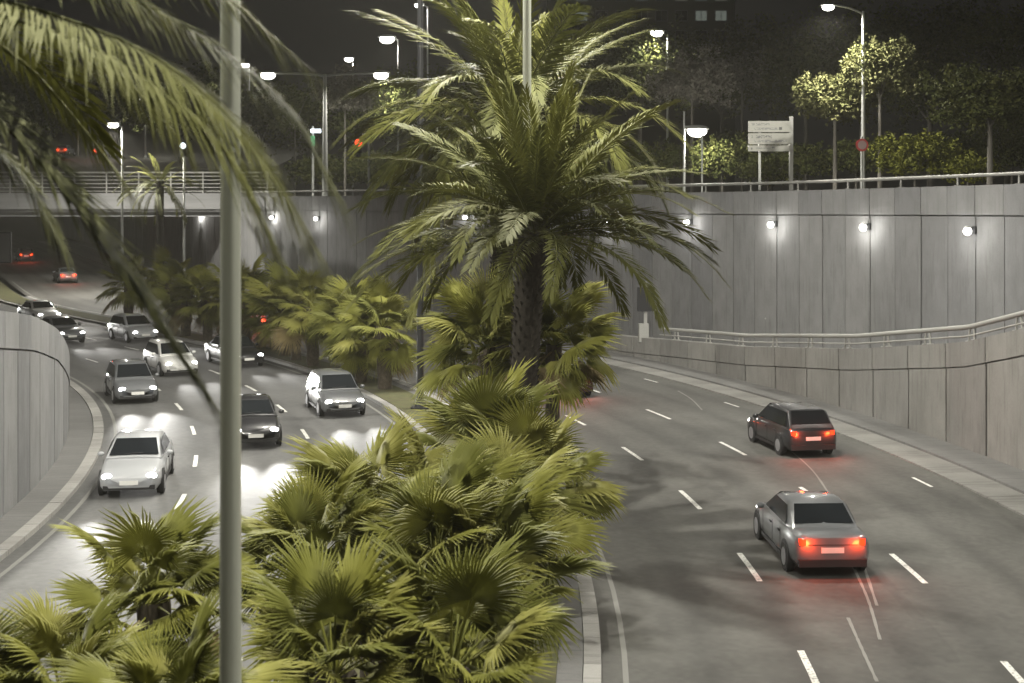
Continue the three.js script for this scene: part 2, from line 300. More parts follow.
struct('hill_street', meshGeo([-150, 8.75, -BR - 14.1, -32, 8.75, -BR - 14.1, -150, hillY(330), -330, -32, hillY(330), -330], [0, 1, 2, 1, 3, 2]), M.earth);

// ---------------------------------------------------------------- lamps
function spot(parent, from, to, intensity, angle = 1.25, rad = 8, color = LAMP, blend = 0.35) {
  const l = new THREE.SpotLight(color, intensity, 0, angle, blend, 2); l.position.copy(from); l.castShadow = true; l.shadow.radius = rad;
  parent.add(l); parent.updateMatrixWorld(true); l.target.position.copy(to.clone().applyMatrix4(parent.matrixWorld)); l.target.updateMatrixWorld(); return l;
}
const headShell = toCreasedNormals(new THREE.SphereGeometry(1, 18, 10, 0, Math.PI * 2, 0, Math.PI * 0.5).scale(0.42, 0.11, 0.17), 0.5);
const headLens = new THREE.SphereGeometry(1, 18, 12).scale(0.33, 0.19, 0.2).translate(0, -0.1, 0);
function lampHead(g, p, turn, intensity, scale = 1) {
  const hd = part('lamp_head', headShell, M.galv, g, p); hd.rotation.y = turn; hd.scale.setScalar(scale);
  const ln = part('lens', headLens, M.lampGlow, hd);
  spot(g, p.clone().add(V(0, -0.3 * scale, 0)), p.clone().add(V(0, -5, 0)), intensity, 1.48, 10);
  return ln;
}
function streetLamp(label, base, height, arms, m, r0, r1, intensity, scale = 1, group) {   // arms: [dx, dz] from the pole to each head
  const g = thing('street_lamp', label, 'street lamp', base, 0, group);
  part('pole', cyl(r0, r1, height, 0, 0, 0, 20), m, g); part('base_plate', merge([cyl(r0 * 2, r0 * 1.3, 0.35), box(r0 * 5, 0.05, r0 * 5, 0, 0.03, 0)]), m, g);
  for (const [dx, dz, dy = 0.3] of arms) {
    const a = V(0, height - 0.15, 0), e = V(dx, height + dy, dz);
    part('arm', new THREE.TubeGeometry(new THREE.QuadraticBezierCurve3(a, V(dx * 0.4, height + dy * 0.9, dz * 0.4), e), 10, r1 * 0.7, 8), m, g);
    lampHead(g, e.clone().add(V(0, -0.02, 0)), Math.atan2(-dz, dx), intensity, scale);
  }
  return g;
}
const ground = (px, D, y) => V((px - 512) / F * D, y, -D);
// on the median: the pole in front at the left, the one behind the palm, and on beyond
streetLamp('tall pale lamp post in the left foreground crossing the whole view', ground(230.5, 11.2, 0.16), 20, [[-1.6, 0.2], [1.6, -0.2]], M.polePaint, 0.094, 0.062, STREET * 0.7);
streetLamp('tall pale lamp post rising behind the crown of the central date palm', ground(527, 38.6, 0.16), 21, [[-1.7, 0], [1.7, 0]], M.polePaint, 0.14, 0.1, STREET * 1.15);
streetLamp('dark slim lamp post on the median left of the date palm trunk', road(25.5, -0.2, 0.16), 21, [[-1.7, 0.6], [1.7, -0.6]], M.darkMetal, 0.14, 0.1, STREET);
// beside the left carriageway, out of the picture; their light throws the palms' shadows to the right over the road
for (const [s, k] of [[-3, 1], [16, 0.7]]) streetLamp(k === 1 ? 'lamp post on the left ramp nearest to the viewer' : 'second lamp post on the left ramp above the curved wall', road(s, k === 1 ? -17 : -21, leftTop(s) - 0.9), 9.5 - leftTop(s) * 0.2, [[1.6, 0]], M.polePaint, 0.12, 0.08, ROADSIDE * k);
streetLamp('lamp post beside the road beyond the far bridge, outside the left edge', road(150, -15, 0), 14, [[2, 0]], M.polePaint, 0.14, 0.1, STREET * 2.5);
// the upper street's row goes on to the right, outside the picture
streetLamp('lamp post on the upper street beyond the right edge', road(1, 24.5, 7.9), 11, [[-1.8, 0]], M.galv, 0.12, 0.08, STREET * 0.9);
streetLamp('lamp post on the upper street behind the viewer', road(-22, 24.5, 7.9), 11, [[-1.8, 0]], M.galv, 0.12, 0.08, STREET * 0.9);
// upper level
const UG = 7.9;
function farLamp(label, px, py, D, poleDx = 0, extra, scale = 1.5, k = 1, base = UG) {
  const h = at(px, py, D), x = h.x + poleDx; streetLamp(label, V(x, base, h.z), h.y - base - 0.3, [[h.x - x || 0.01, 0.02], ...(extra || [])], M.galv, 0.12, 0.07, UPPER * k, scale);
}
farLamp('street lamp on the pole beside the round red sign, arm pointing left', 828, 5, 67.5, 1.7, null, 0.9, 1.4);
farLamp('slim street lamp above the pale leaved tree right of the palms', 657, 31, 118, 0.9, null, 1.6);
farLamp('brightest high street lamp left of the palm crowns', 387, 37, 150, 1.2, null, 2.4);
farLamp('small distant street lamp above the double armed lamp', 349, 58, 210, 0.6, null, 2.0);
farLamp('topmost street lamp at the top edge left of the palms', 419, 4, 160, 1.0, null, 1.5);
farLamp('small street lamp just right of the foreground lamp post', 245, 64, 190, 0.6, null, 1.8, 1, hillY(190));
farLamp('street lamp over the far bridge behind the drooping frond', 140, 97, 200, 0.8, null, 1.4, 1, hillY(200));
farLamp('low bright street lamp over the left of the far bridge', 113, 123, 122, 0.8, null, 1.5, 5, 0.1);
{
  const a = at(268, 74, 132), b = at(381, 75, 132), x = at(325, 75, 132).x;
  streetLamp('double armed street lamp with long level arms beside the red signal', V(x, UG, a.z), a.y - UG, [[a.x - x, 0, 0.1], [b.x - x, 0, 0.1]], M.galv, 0.3, 0.16, UPPER, 2.1);
}
{
  const h = at(697, 131, 82), g = thing('lantern', 'large glowing oval lantern on a short post above the retaining wall', 'street lamp', V(at(690, 0, 82).x, UG, -82));
  part('post', cyl(0.08, 0.06, 5.6, -0.35), M.galv, g); part('arm', bar(V(-0.35, h.y - UG + 0.25, 0), V(0.42, h.y - UG + 0.3, 0), 0.05), M.galv, g);
  part('cover', new THREE.SphereGeometry(1, 16, 8, 0, Math.PI * 2, 0, Math.PI / 2).scale(0.72, 0.25, 0.5).translate(0.41, h.y - UG + 0.1, 0), M.galv, g);
  part('globe', new THREE.SphereGeometry(0.24, 20, 14).scale(2.4, 1.45, 1.8).translate(0.41, h.y - UG, 0), M.lampGlow, g);
  const l = new THREE.PointLight(LAMP, UPPER * 0.22); l.position.set(0.41, h.y - UG - 0.5, 0); l.castShadow = true; l.shadow.radius = 15; g.add(l);
}
{ const p = ground(702, 80.5, UG), t = thing('thin_post', 'bare thin post just right of the glowing lantern', 'post', p); part('shaft', cyl(0.06, 0.05, 4.4), M.galv, t); part('cap', cyl(0.08, 0.02, 0.1, 0, 4.4), M.galv, t); }

// ---------------------------------------------------------------- signals and signs
function signal(label, px, py, D, lit, poleDx, base) {
  const h = at(px, py, D), t = thing('traffic_light', label, 'traffic light', V(h.x + poleDx, base, h.z)), y = h.y - base;
  part('pole', merge([cyl(0.11, 0.09, y + 0.9), ...(Math.abs(poleDx) > 0.4 ? [bar(V(0, y + 0.8, 0), V(-poleDx, y + 0.8, 0), 0.06)] : [])]), M.galv, t);
  part('housing', box(0.62, 1.9, 0.4, -poleDx, y, 0.25), M.black, t);
  [0.6, 0, -0.6].forEach((dy, i) => {
    const on = i === lit.i; part('lens', new THREE.SphereGeometry(on ? lit.r : 0.22, 14, 10).scale(1, 1, 0.4).translate(-poleDx, y + dy - 0.6 + lit.i * 0.6, 0.47), on ? lit.m : M.darkMetal, t);
  });
}
signal('traffic light showing red left of the palms', 359, 143, 128, { i: 0, m: M.redGlow, r: 0.32 }, 0.9, UG);
signal('traffic light with a small white lit lens over the far bridge', 184, 146, 124, { i: 1, m: M.whiteGlow, r: 0.26 }, 0, 0.1);
{
  const p = at(313, 132, 140), t = thing('lit_signal_post', 'slim post with green and white lit signals behind the foreground frond', 'traffic light', V(p.x, UG, p.z)), y = p.y - UG;
  part('pole', cyl(0.14, 0.1, y + 0.6), M.galv, t); part('white_light', box(1.0, 0.34, 0.3, 0.3, y + 0.1, 0.2), M.whiteGlow, t); part('green_light', box(0.36, 1.0, 0.3, 0, y - 0.9, 0.2), M.greenGlow, t);
}
{
  const D = 74.5, t = thing('direction_sign', 'pale three panel direction sign on two posts above the retaining wall', 'sign', V(at(770, 0, D).x, UG, -D)), k = D / F, top = EYE + (HOR - 121) * k - UG;
  const print = (w, h, rows) => tex(128, 64, (u, v) => { const y = 1 - v; for (const [x0, x1, y0, y1, dk] of rows) if (u > x0 && u < x1 && y > y0 && y < y1 && hash(Math.floor(u * 34), Math.floor(y * 11), 7) > 0.3) return [dk, dk, dk]; const n = 0.92 + 0.1 * fbm(u, v, 12, 77, 2); return [0.27 * n, 0.27 * n, 0.24 * n]; });
  const ps = [[0, 11.2, [[0.07, 0.5, 0.2, 0.4, 0.15], [0.13, 0.7, 0.6, 0.8, 0.16], [0.72, 0.79, 0.56, 0.86, 0.06]]], [12.2, 11.2, [[0.07, 0.1, 0.2, 0.45, 0.12], [0.17, 0.55, 0.2, 0.46, 0.1], [0.13, 0.9, 0.62, 0.84, 0.16]]], [24.4, 6, [[0.05, 0.09, 0.35, 0.75, 0.08], [0.17, 0.52, 0.35, 0.6, 0.14], [0.55, 0.63, 0.2, 0.5, 0.1]]]];
  for (const [y, h, rows] of ps) {
    part('panel', box(42.5 * k, h * k, 0.06, -0.6 * k, top - (y + h / 2) * k, 0), mat([0.27, 0.27, 0.24], 0.6), t);
    const f = part('print', new THREE.PlaneGeometry(42 * k, (h - 0.5) * k).translate(-0.6 * k, top - (y + h / 2) * k, 0.034), mat(0xffffff, 0.6, { map: print(1, 1, rows) }), t);
  }
  part('post', box(0.2, top + 0.25, 0.16, 21.5 * k, (top + 0.25) / 2, -0.12), M.rail, t); part('post_001', box(0.12, top - 0.1, 0.12, -10 * k, (top - 0.1) / 2, -0.12), M.galv, t);
}
{
  const D = 66.9, k = D / F, p = at(862, 145, D), t = thing('round_sign', 'small round red traffic sign on the lamp pole above the wall', 'sign', V(p.x, UG, p.z)), y = p.y - UG;
  part('post', cyl(0.06, 0.06, y + 0.4, 0, 0, -0.06, 8), M.galv, t);
  part('disc', new THREE.CylinderGeometry(0.3, 0.3, 0.03, 24).rotateX(Math.PI / 2).translate(0, y, 0.02), mat([0.34, 0.03, 0.03], 0.5), t);
  part('field', new THREE.CylinderGeometry(0.21, 0.21, 0.01, 24).rotateX(Math.PI / 2).translate(0, y, 0.044), mat([0.28, 0.2, 0.2], 0.6), t);
}
{
  const p = road(97, -1.5, 0), t = thing('back_of_sign', 'dark square back of a road sign on a thin post on the far median', 'sign', p);
  part('post', cyl(0.06, 0.06, 3.4, 0, 0.1, 0, 8), M.darkMetal, t); part('panel', box(2.1, 2.4, 0.08, -0.1, 4.4, 0), mat([0.1, 0.1, 0.105], 0.6), t); part('panel_frame', merge([box(2.2, 0.1, 0.12, -0.1, 5.62, 0), box(2.2, 0.1, 0.12, -0.1, 3.18, 0), box(0.1, 2.5, 0.12, -1.2, 4.4, 0), box(0.1, 2.5, 0.12, 1.0, 4.4, 0)]), M.darkMetal, t);
}
{ const p = ground(113, 20, 0.1), t = thing('thin_post', 'thin dark post at the left edge of the planted median', 'post', p); part('shaft', cyl(0.05, 0.045, 3.1), M.darkMetal, t); part('cap', cyl(0.06, 0.02, 0.08, 0, 3.1), M.darkMetal, t); }

// ---------------------------------------------------------------- palms
const leafMat = (c, tr, ro = 0.6) => new THREE.MeshPhysicalMaterial({ color: new THREE.Color(...c), roughness: ro, specularIntensity: 0.22, ...(tr ? { transmission: tr, thickness: 0 } : {}), side: THREE.DoubleSide });
M.date = [leafMat([0.1, 0.104, 0.026], 0.25), leafMat([0.08, 0.085, 0.022], 0.25), leafMat([0.125, 0.128, 0.03], 0.3)];
M.fan = [leafMat([0.22, 0.222, 0.045], 0.3, 0.6), leafMat([0.18, 0.186, 0.038], 0.3, 0.6), leafMat([0.26, 0.255, 0.065], 0.3, 0.6), leafMat([0.15, 0.158, 0.034], 0.3, 0.6)];
M.fanDry = leafMat([0.2, 0.16, 0.08], 0, 0.8);
M.bark = mat(0xffffff, 1, { map: tex(128, 256, (u, v) => { const n = fbm(u, v, 12, 51, 4, 1.5), k = 0.35 + 1.0 * n; return [0.032 * k, 0.027 * k, 0.02 * k]; }) });
M.barkFan = mat(0xffffff, 1, { map: tex(128, 256, (u, v) => { const n = fbm(u, v, 20, 52, 4, 0.6), k = 0.35 + 1.0 * n; return [0.085 * k, 0.07 * k, 0.05 * k]; }) });
M.stub = mat([0.032, 0.027, 0.019], 1);

function frondGeo(curve, o) {                                // midrib with two rows of narrow leaflets along a curve
  const { pairs = 58, len = 0.55, wid = 0.032, vee = 0.35, droop = 0.25, rib = 0.035, start = 0.1, ref = V(0, 1, 0), bias = 0 } = o;
  const pos = [], idx = [], push = p => { pos.push(p.x, p.y, p.z); return pos.length / 3 - 1; };
  const frame = t => { const p = curve.getPoint(t), T = curve.getTangent(t).normalize(), S = T.clone().cross(ref).normalize(), N = S.clone().cross(T).normalize(); return { p, T, S, N }; };
  let prev;
  for (let i = 0; i <= 14; i++) { const t = i / 14, f = frame(t), r = rib * (1 - 0.88 * t), ring = [0, 1, 2, 3].map(q => push(f.p.clone().addScaledVector(f.S, r * [1, 0, -1, 0][q] * 1.3).addScaledVector(f.N, r * [0, 0.7, 0, -0.7][q]))); if (prev) for (let q = 0; q < 4; q++) { const a = prev[q], b = prev[(q + 1) % 4], c = ring[(q + 1) % 4], d = ring[q]; idx.push(a, b, c, a, c, d); } prev = ring; }
  for (let i = 0; i < pairs; i++) for (const sd of [-1, 1]) {
    const t = start + (1 - start) * (i + rr(0.1, 0.9)) / pairs, f = frame(Math.min(t, 0.999)), ang = R(lerp(68, 22, t) + rr(-9, 9)) + bias, v = vee * rr(0.4, 1.5);
    const l = len * Math.pow(Math.sin(Math.PI * (0.1 + 0.8 * t)), 0.55) * rr(0.8, 1.12), w = wid * rr(0.8, 1.2);
    const dir = f.T.clone().multiplyScalar(Math.cos(ang)).addScaledVector(f.S, sd * Math.sin(ang) * Math.cos(v)).addScaledVector(f.N, Math.sin(ang) * Math.sin(v)).normalize();
    const wv = dir.clone().cross(f.N).normalize().lerp(f.T, 0.3).normalize(), m = f.p.clone().addScaledVector(dir, l * 0.45); m.y -= droop * l * 0.14;
    const e = f.p.clone().addScaledVector(dir, l); e.y -= droop * l * rr(0.5, 1.1);
    const a = push(f.p), b = push(m.clone().addScaledVector(wv, w)), c = push(m.clone().addScaledVector(wv, -w)), d = push(e); idx.push(a, b, c, b, d, c);
  }
  return meshGeo(pos, idx);
}
function bendCurve(L, bend) {                                // leaves the origin along +x and bends down by `bend`
  const pts = [V(0, 0, 0)]; let a = 0, x = 0, y = 0; const n = 10;
  for (let i = 1; i <= n; i++) { a = -bend * Math.pow(i / n, 1.35); x += Math.cos(a) * L / n; y += Math.sin(a) * L / n; pts.push(V(x, y, 0)); }
  return new THREE.CatmullRomCurve3(pts);
}
const frondSet = (L, o) => [15, 32, 50, 68, 88].map((b, i) => [0, 1].map(q => { seed = 500 + i * 10 + q + Math.round(L * 100); return frondGeo(bendCurve(L, R(b)), { ...o }); }));
function palmTrunk(g, h, r0, r1, lean, m, sd) {
  const n = 26, k = 18, pos = [], idx = [], uv = [];
  for (let j = 0; j <= n; j++) for (let i = 0; i <= k; i++) { const t = j / n, a = i / k * Math.PI * 2, r = lerp(r0, r1, Math.pow(t, 0.8)) * (0.93 + 0.16 * hash(i % k, j, sd)); pos.push(Math.cos(a) * r + lean[0] * t * t, t * h, Math.sin(a) * r + lean[1] * t * t); uv.push(i / k * 3, t * h); }
  for (let j = 0; j < n; j++) for (let i = 0; i < k; i++) { const a = j * (k + 1) + i; idx.push(a, a + k + 1, a + 1, a + 1, a + k + 1, a + k + 2); }
  const trunk = part('trunk', meshGeo(pos, idx, uv), m, g);
  const stubs = [], rows = Math.round(h / 0.16);
  for (let j = 0; j < rows; j++) for (let i = 0; i < 9; i++) {
    const t = (j + 0.5) / rows, a = (i + (j % 2) * 0.5) / 9 * Math.PI * 2 + rr(-0.1, 0.1), r = lerp(r0, r1, Math.pow(t, 0.8));
    const q = new THREE.ConeGeometry(0.075, 0.24, 4).scale(1.25, 1, 0.6).rotateZ(-0.75 + rr(-0.25, 0.2)).translate(r * 1.0, 0, 0).rotateY(a); stubs.push(q.translate(lean[0] * t * t, t * h, lean[1] * t * t));
  }
  const st = part('leaf_base', merge(stubs), M.stub, trunk); st.userData.kind = 'stuff';
}
function datePalm(label, pos, o) {
  const { h, r0 = 0.27, r1 = 0.38, lean = [0, 0], n = 64, set, mats, sd, elev = [87, 2], scale = 1 } = o;
  const g = thing('date_palm', label, 'palm tree', pos); seed = sd; palmTrunk(g, h, r0, r1, lean, M.bark, sd);
  seed = sd + 5; const c = V(lean[0], h - 0.1, lean[1]);
  for (let i = 0; i < n; i++) {
    const t = (i + 0.5) / n, e = lerp(elev[0], elev[1], Math.pow(t, 0.85)) + rr(-6, 6), az = i * 2.39996 + rr(-0.2, 0.2) + sd;
    const bi = clamp(Math.round(e > 65 ? rr(0, 0.7) : e > 45 ? rr(0.6, 2) : e > 20 ? rr(1.8, 3.2) : (o.droop ?? false) ? rr(2.5, 4) : rr(1.6, 2.9)), 0, 4);
    const f = part(i ? 'frond_' + String(i).padStart(3, '0') : 'frond', set[bi][i % 2], mats[Math.floor(rnd() * mats.length)], g, c.clone().add(V(Math.cos(az) * 0.22, -0.5 * t, -Math.sin(az) * 0.22)));
    f.rotation.order = 'YZX'; f.rotation.set(rr(-0.45, 0.45), az, R(e)); f.scale.setScalar(scale * rr(0.88, 1.06) * (e > 60 ? 0.8 : 1));
  }
  return g;
}
const setA = frondSet(4.9, { pairs: 84, len: 0.66, wid: 0.03, droop: 0.32 });
const setB = frondSet(5.6, { pairs: 84, len: 0.95, wid: 0.036, droop: 0.5 });
datePalm('tall dark trunked date palm standing alone in the centre of the median', ground(521, 36, 0.1), { h: 7.75, lean: [0.36, 0.1], set: setA, mats: M.date, sd: 21, n: 82 });
datePalm('taller blurred pale date palm directly behind the central date palm', ground(497, 44.5, 0.1), { h: 11.1, lean: [0.5, 0], set: setB, mats: M.date, sd: 33, n: 62, elev: [80, -22], droop: true, r0: 0.27, r1: 0.36 });
{ const p = at(160, 181, 122); datePalm('small pale date palm in front of the far bridge', V(p.x, 0.1, p.z), { h: p.y - 0.1, set: setA, mats: M.date, sd: 41, n: 26, r0: 0.3, r1: 0.3, scale: 0.85, elev: [70, -40] }); }
{
  // the palm at the viewer's left: its crown is just outside the picture, its long fronds hang into it
  const D = 10.2, c = at(-175, -25, D), g = thing('date_palm', 'dark date palm whose long fronds droop into the top left corner', 'palm tree', V(c.x, 0.1, c.z)); seed = 77;
  palmTrunk(g, c.y, 0.34, 0.42, [0, 0], M.bark, 77);
  const loc = (px, py, d) => at(px, py, d).sub(g.position);
  const specs = [
    [[[-165, -20, 10.2], [-60, -12, 9.9], [70, 20, 9.5], [170, 66, 9.3], [250, 140, 9.2], [318, 250, 9.2]], { len: 0.72, pairs: 200, wid: 0.0115, droop: 0.5, rib: 0.026, vee: 0.1 }],
    [[[-165, -5, 10.2], [-80, 50, 9.6], [10, 130, 9.1], [75, 205, 8.8], [135, 288, 8.7], [205, 392, 8.7]], { len: 0.5, pairs: 200, wid: 0.0115, droop: 0.35, rib: 0.032, vee: 0.9, bias: -0.35 }],
    [[[-165, -10, 10.2], [-70, 10, 11], [20, 60, 11.4], [80, 125, 11.6], [130, 190, 11.7]], { len: 0.5, pairs: 150, wid: 0.011, droop: 0.9, rib: 0.045 }],
    [[[-165, -30, 10.2], [-50, -70, 10], [80, -60, 9.8], [200, -20, 9.7], [300, 60, 9.7]], { len: 0.6, pairs: 150, wid: 0.011, droop: 0.7, rib: 0.03 }],
    [[[-165, 0, 10.2], [-110, 60, 10.2], [-40, 120, 10.2], [20, 170, 10.2], [60, 240, 10.2]], { len: 0.42, pairs: 150, wid: 0.011, droop: 0.8, rib: 0.03 }],
    [[[-165, -15, 10.2], [-70, 10, 10.6], [30, 25, 11], [120, 75, 11.2], [180, 140, 11.3]], { len: 0.5, pairs: 150, wid: 0.011, droop: 0.9, rib: 0.03 }],
    [[[-165, -18, 10.2], [-60, 0, 9.8], [60, 34, 9.3], [150, 80, 9.0], [225, 150, 8.9], [275, 250, 8.9]], { len: 0.66, pairs: 180, wid: 0.0115, droop: 0.6, rib: 0.028, vee: 0.3 }],
    [[[-165, -22, 10.2], [-60, -40, 10.1], [80, -20, 9.9], [190, 30, 9.8], [280, 100, 9.8], [335, 190, 9.8]], { len: 0.72, pairs: 180, wid: 0.0115, droop: 0.5, rib: 0.028, vee: 0.2 }],
    [[[-165, -25, 10.2], [-90, -60, 9], [0, -70, 8.6], [90, -40, 8.4], [160, 10, 8.4]], { len: 0.5, pairs: 60, wid: 0.012, droop: 0.8, rib: 0.03 }],
  ];
  specs.forEach(([p, o], i) => part(i ? 'frond_' + String(i).padStart(3, '0') : 'frond', frondGeo(new THREE.CatmullRomCurve3(p.map(q => loc(...q))), o), M.date[i % 3], g));
  for (let i = 0; i < 26; i++) {                              // the rest of its crown, turned away from the view
    const az = lerp(R(65), R(290), i / 25), e = rr(-15, 75), f = part('frond_' + String(i + 9).padStart(3, '0'), setA[clamp(Math.round(4 - e / 20), 0, 4)][i % 2], M.date[i % 3], g, V(0, c.y, 0));
    f.rotation.order = 'YZX'; f.rotation.set(rr(-0.4, 0.4), az, R(e)); f.scale.setScalar(0.8);
  }
}

// fan palms
function fanGeo(sd, pl, bl, seg, spread, cup, droop) {        // petiole along +x, pleated blade at its end
  seed = sd; const pos = [], idx = [], push = (x, y, z) => { pos.push(x, y, z); return pos.length / 3 - 1; };
  let pr; for (let i = 0; i <= 5; i++) { const t = i / 5, r = lerp(0.02, 0.01, t), y = -0.12 * pl * t * t, ring = [push(pl * t, y + r, 0), push(pl * t, y, r * 1.6), push(pl * t, y - r, 0), push(pl * t, y, -r * 1.6)]; if (pr) for (let q = 0; q < 4; q++) { const a = pr[q], b = pr[(q + 1) % 4], c = ring[(q + 1) % 4], d = ring[q]; idx.push(a, b, c, a, c, d); } pr = ring; }
  const hy = -0.12 * pl, P = (ang, r, lift) => push(pl + Math.cos(ang) * r, hy + lift + cup * r * Math.abs(Math.sin(ang * 0.5)) - droop * r * r / bl, Math.sin(ang) * r);
  for (let i = 0; i < seg; i++) {
    const a0 = lerp(-spread, spread, i / seg), a1 = lerp(-spread, spread, (i + 1) / seg), am = (a0 + a1) / 2 + rr(-0.02, 0.02), edge = 1 - 0.28 * Math.pow(Math.abs(am) / spread, 2);
    const r1 = bl * 0.38 * edge, r2 = bl * edge * rr(0.88, 1.06), fold = bl * 0.035, sag = rr(0, 0.26) * bl;
    const h = P(am, 0.01, 0), A = P(a0, r1, -fold), B = P(a1, r1, -fold), Mi = P(am, r1, fold);
    idx.push(h, A, Mi, h, Mi, B);
    const rm = (r1 + r2) / 2, w = (a1 - a0) * 0.27, C = P(am - w, rm, -fold * 0.6 - sag * 0.25), E = P(am + w, rm, -fold * 0.6 - sag * 0.25), Mm = P(am, rm, fold * 0.5 - sag * 0.25), T = P(am + rr(-0.03, 0.03), r2, -sag);
    idx.push(A, C, Mi, C, Mm, Mi, Mi, Mm, B, Mm, E, B, C, T, Mm, Mm, T, E);
  }
  return meshGeo(pos, idx);
}
const fanLeaves = [0, 1, 2, 3, 4, 5].map(i => fanGeo(900 + i, 0.95 + 0.1 * (i % 3), 1.0, 44 + i, R([118, 130, 108][i % 3]), [0.12, -0.08, 0.2, 0.02, 0.3, 0.1][i], [0.12, 0.3, 0.2, 0.38, 0.1, 0.25][i]));
function fanPalm(label, X, D, base, th, size, n, sd, o = {}) {
  const g = thing('fan_palm', label, 'palm tree', V(X, base, -D), 0, o.group); seed = sd;
  const k = 10, rows = 10, pos = [], idx = [], uv = [], lx = rr(-0.2, 0.2) * (o.lean ?? 1), lz = rr(-0.2, 0.2), r0 = o.r ?? 0.2;
  for (let j = 0; j <= rows; j++) for (let i = 0; i <= k; i++) { const t = j / rows, a = i / k * Math.PI * 2, r = lerp(r0, r0 * 1.15, t) * (0.85 + 0.3 * hash(i % k, j, sd)); pos.push(Math.cos(a) * r + lx * t, t * th, Math.sin(a) * r + lz * t); uv.push(i / k * 2, t * th); }
  for (let j = 0; j < rows; j++) for (let i = 0; i < k; i++) { const a = j * (k + 1) + i; idx.push(a, a + k + 1, a + 1, a + 1, a + k + 1, a + k + 2); }
  part('trunk', meshGeo(pos, idx, uv), M.barkFan, g);
  for (let i = 0; i < n; i++) {
    const t = (i + 0.5) / n, e = lerp(80, o.low ?? -35, Math.pow(t, 0.9)) + rr(-9, 9), az = i * 2.39996 + sd * 1.7 + rr(-0.3, 0.3);
    const f = part(i ? 'fan_leaf_' + String(i).padStart(3, '0') : 'fan_leaf', fanLeaves[Math.floor(rnd() * 6)], t > 0.86 && rnd() < 0.55 ? M.fanDry : M.fan[Math.floor(rnd() * 4)], g, V(lx, th - 0.15 * t, lz));
    f.rotation.order = 'YZX'; f.rotation.set(rr(-0.6, 0.6), az, R(e)); f.scale.setScalar(size * rr(0.62, 1.12));
  }
  return g;
}
const FG = 'fan palms planted along the median';
// [label, photo x, depth, trunk height, leaf size, leaves]
const fans = [
  ['fan palm under the right side of the central date palm crown', 550, 39.5, 4.1, 1.1, 34],
  ['fan palm under the left side of the central date palm crown', 482, 40.5, 3.9, 1.22, 34],
  ['fan palm with the broad bright leaf just below the date palm trunk', 490, 29.5, 2.75, 1.05, 34],
  ['fan palm overhanging the right carriageway below the date palm', 524, 28.5, 2.5, 0.92, 34],
  ['fan palm on the right median edge halfway down the clump', 512, 24.2, 2.7, 0.86, 34],
  ['fan palm in the middle of the clump below the broad bright leaf', 445, 24.5, 2.6, 0.98, 34],
  ['lowest fan palm on the right median edge at the bottom', 488, 19.6, 2.75, 0.86, 36],
  ['fan palm with bright narrow leaves in the centre of the foreground clump', 425, 19.5, 3.1, 0.85, 36],
  ['fan palm at the bottom of the picture left of the kerb', 440, 16, 2.75, 0.78, 36],
  ['fan palm with pale upright leaves against the white lit road', 372, 23.5, 2.85, 0.88, 34],
  ['fan palm with a dark round leaf right of the foreground lamp post', 300, 19.8, 2.95, 0.82, 36],
  ['fan palm at the bottom right of the foreground lamp post', 320, 15.6, 2.9, 0.74, 36],
  ['small fan palm just left of the foreground lamp post', 170, 17.6, 3.2, 0.66, 30],
  ['fan palm in the bottom left corner below the white cars', 60, 15.0, 2.75, 0.72, 34],
  ['fan palm at the bottom edge under the foreground lamp post', 190, 13.8, 2.9, 0.66, 34],
  ['leftmost fan palm cut off by the bottom left corner', -40, 14.5, 2.6, 0.72, 34],
];
fans.forEach(([l, px, D, th, sz, n], i) => fanPalm(l, (px - 512) / F * D, D, 0.14, th, sz, n, 1000 + i * 7, { group: FG }));
const midWords = ['nearest fan palm of the far median row, beside the dark lamp post', 'second fan palm of the far median row, in front of the red tail lamps', 'third fan palm of the far median row', 'fourth fan palm of the far median row', 'fifth fan palm of the far median row', 'sixth fan palm of the far median row right of the foreground lamp post', 'bushy last fan palm of the far row left of the foreground lamp post'];
[[31.5, 2.7], [36.5, 2.5], [41, 2.9], [46, 2.6], [52.5, 2.8], [59, 2.5], [69.5, 2.7]].forEach(([s, th], i) => { const p = road(s, -0.1 + 0.5 * Math.sin(i * 2.1), 0); fanPalm(midWords[i], p.x, -p.z, 0.14, th, 1.25, 28, 1300 + i * 11, { group: FG, r: 0.3, low: -48 }); });
const fillWords = ['low fan palm filling the gap after the nearest palm of the far median row', 'low fan palm between the second and third palms of the far median row', 'low fan palm between the third and fourth palms of the far median row', 'low fan palm between the fourth and fifth palms of the far median row', 'low fan palm between the fifth and sixth palms of the far median row', 'low fan palm between the sixth palm and the bushy last palm of the far row'];
[34, 38.8, 43.6, 49.2, 55.8, 64].forEach((s, i) => { const p = road(s, i % 2 ? 0.55 : -0.5, 0); fanPalm(fillWords[i], p.x, -p.z, 0.14, 1.9 + 0.5 * (i % 3), 1.15, 26, 1500 + i * 11, { group: FG, r: 0.26, low: -45 }); });

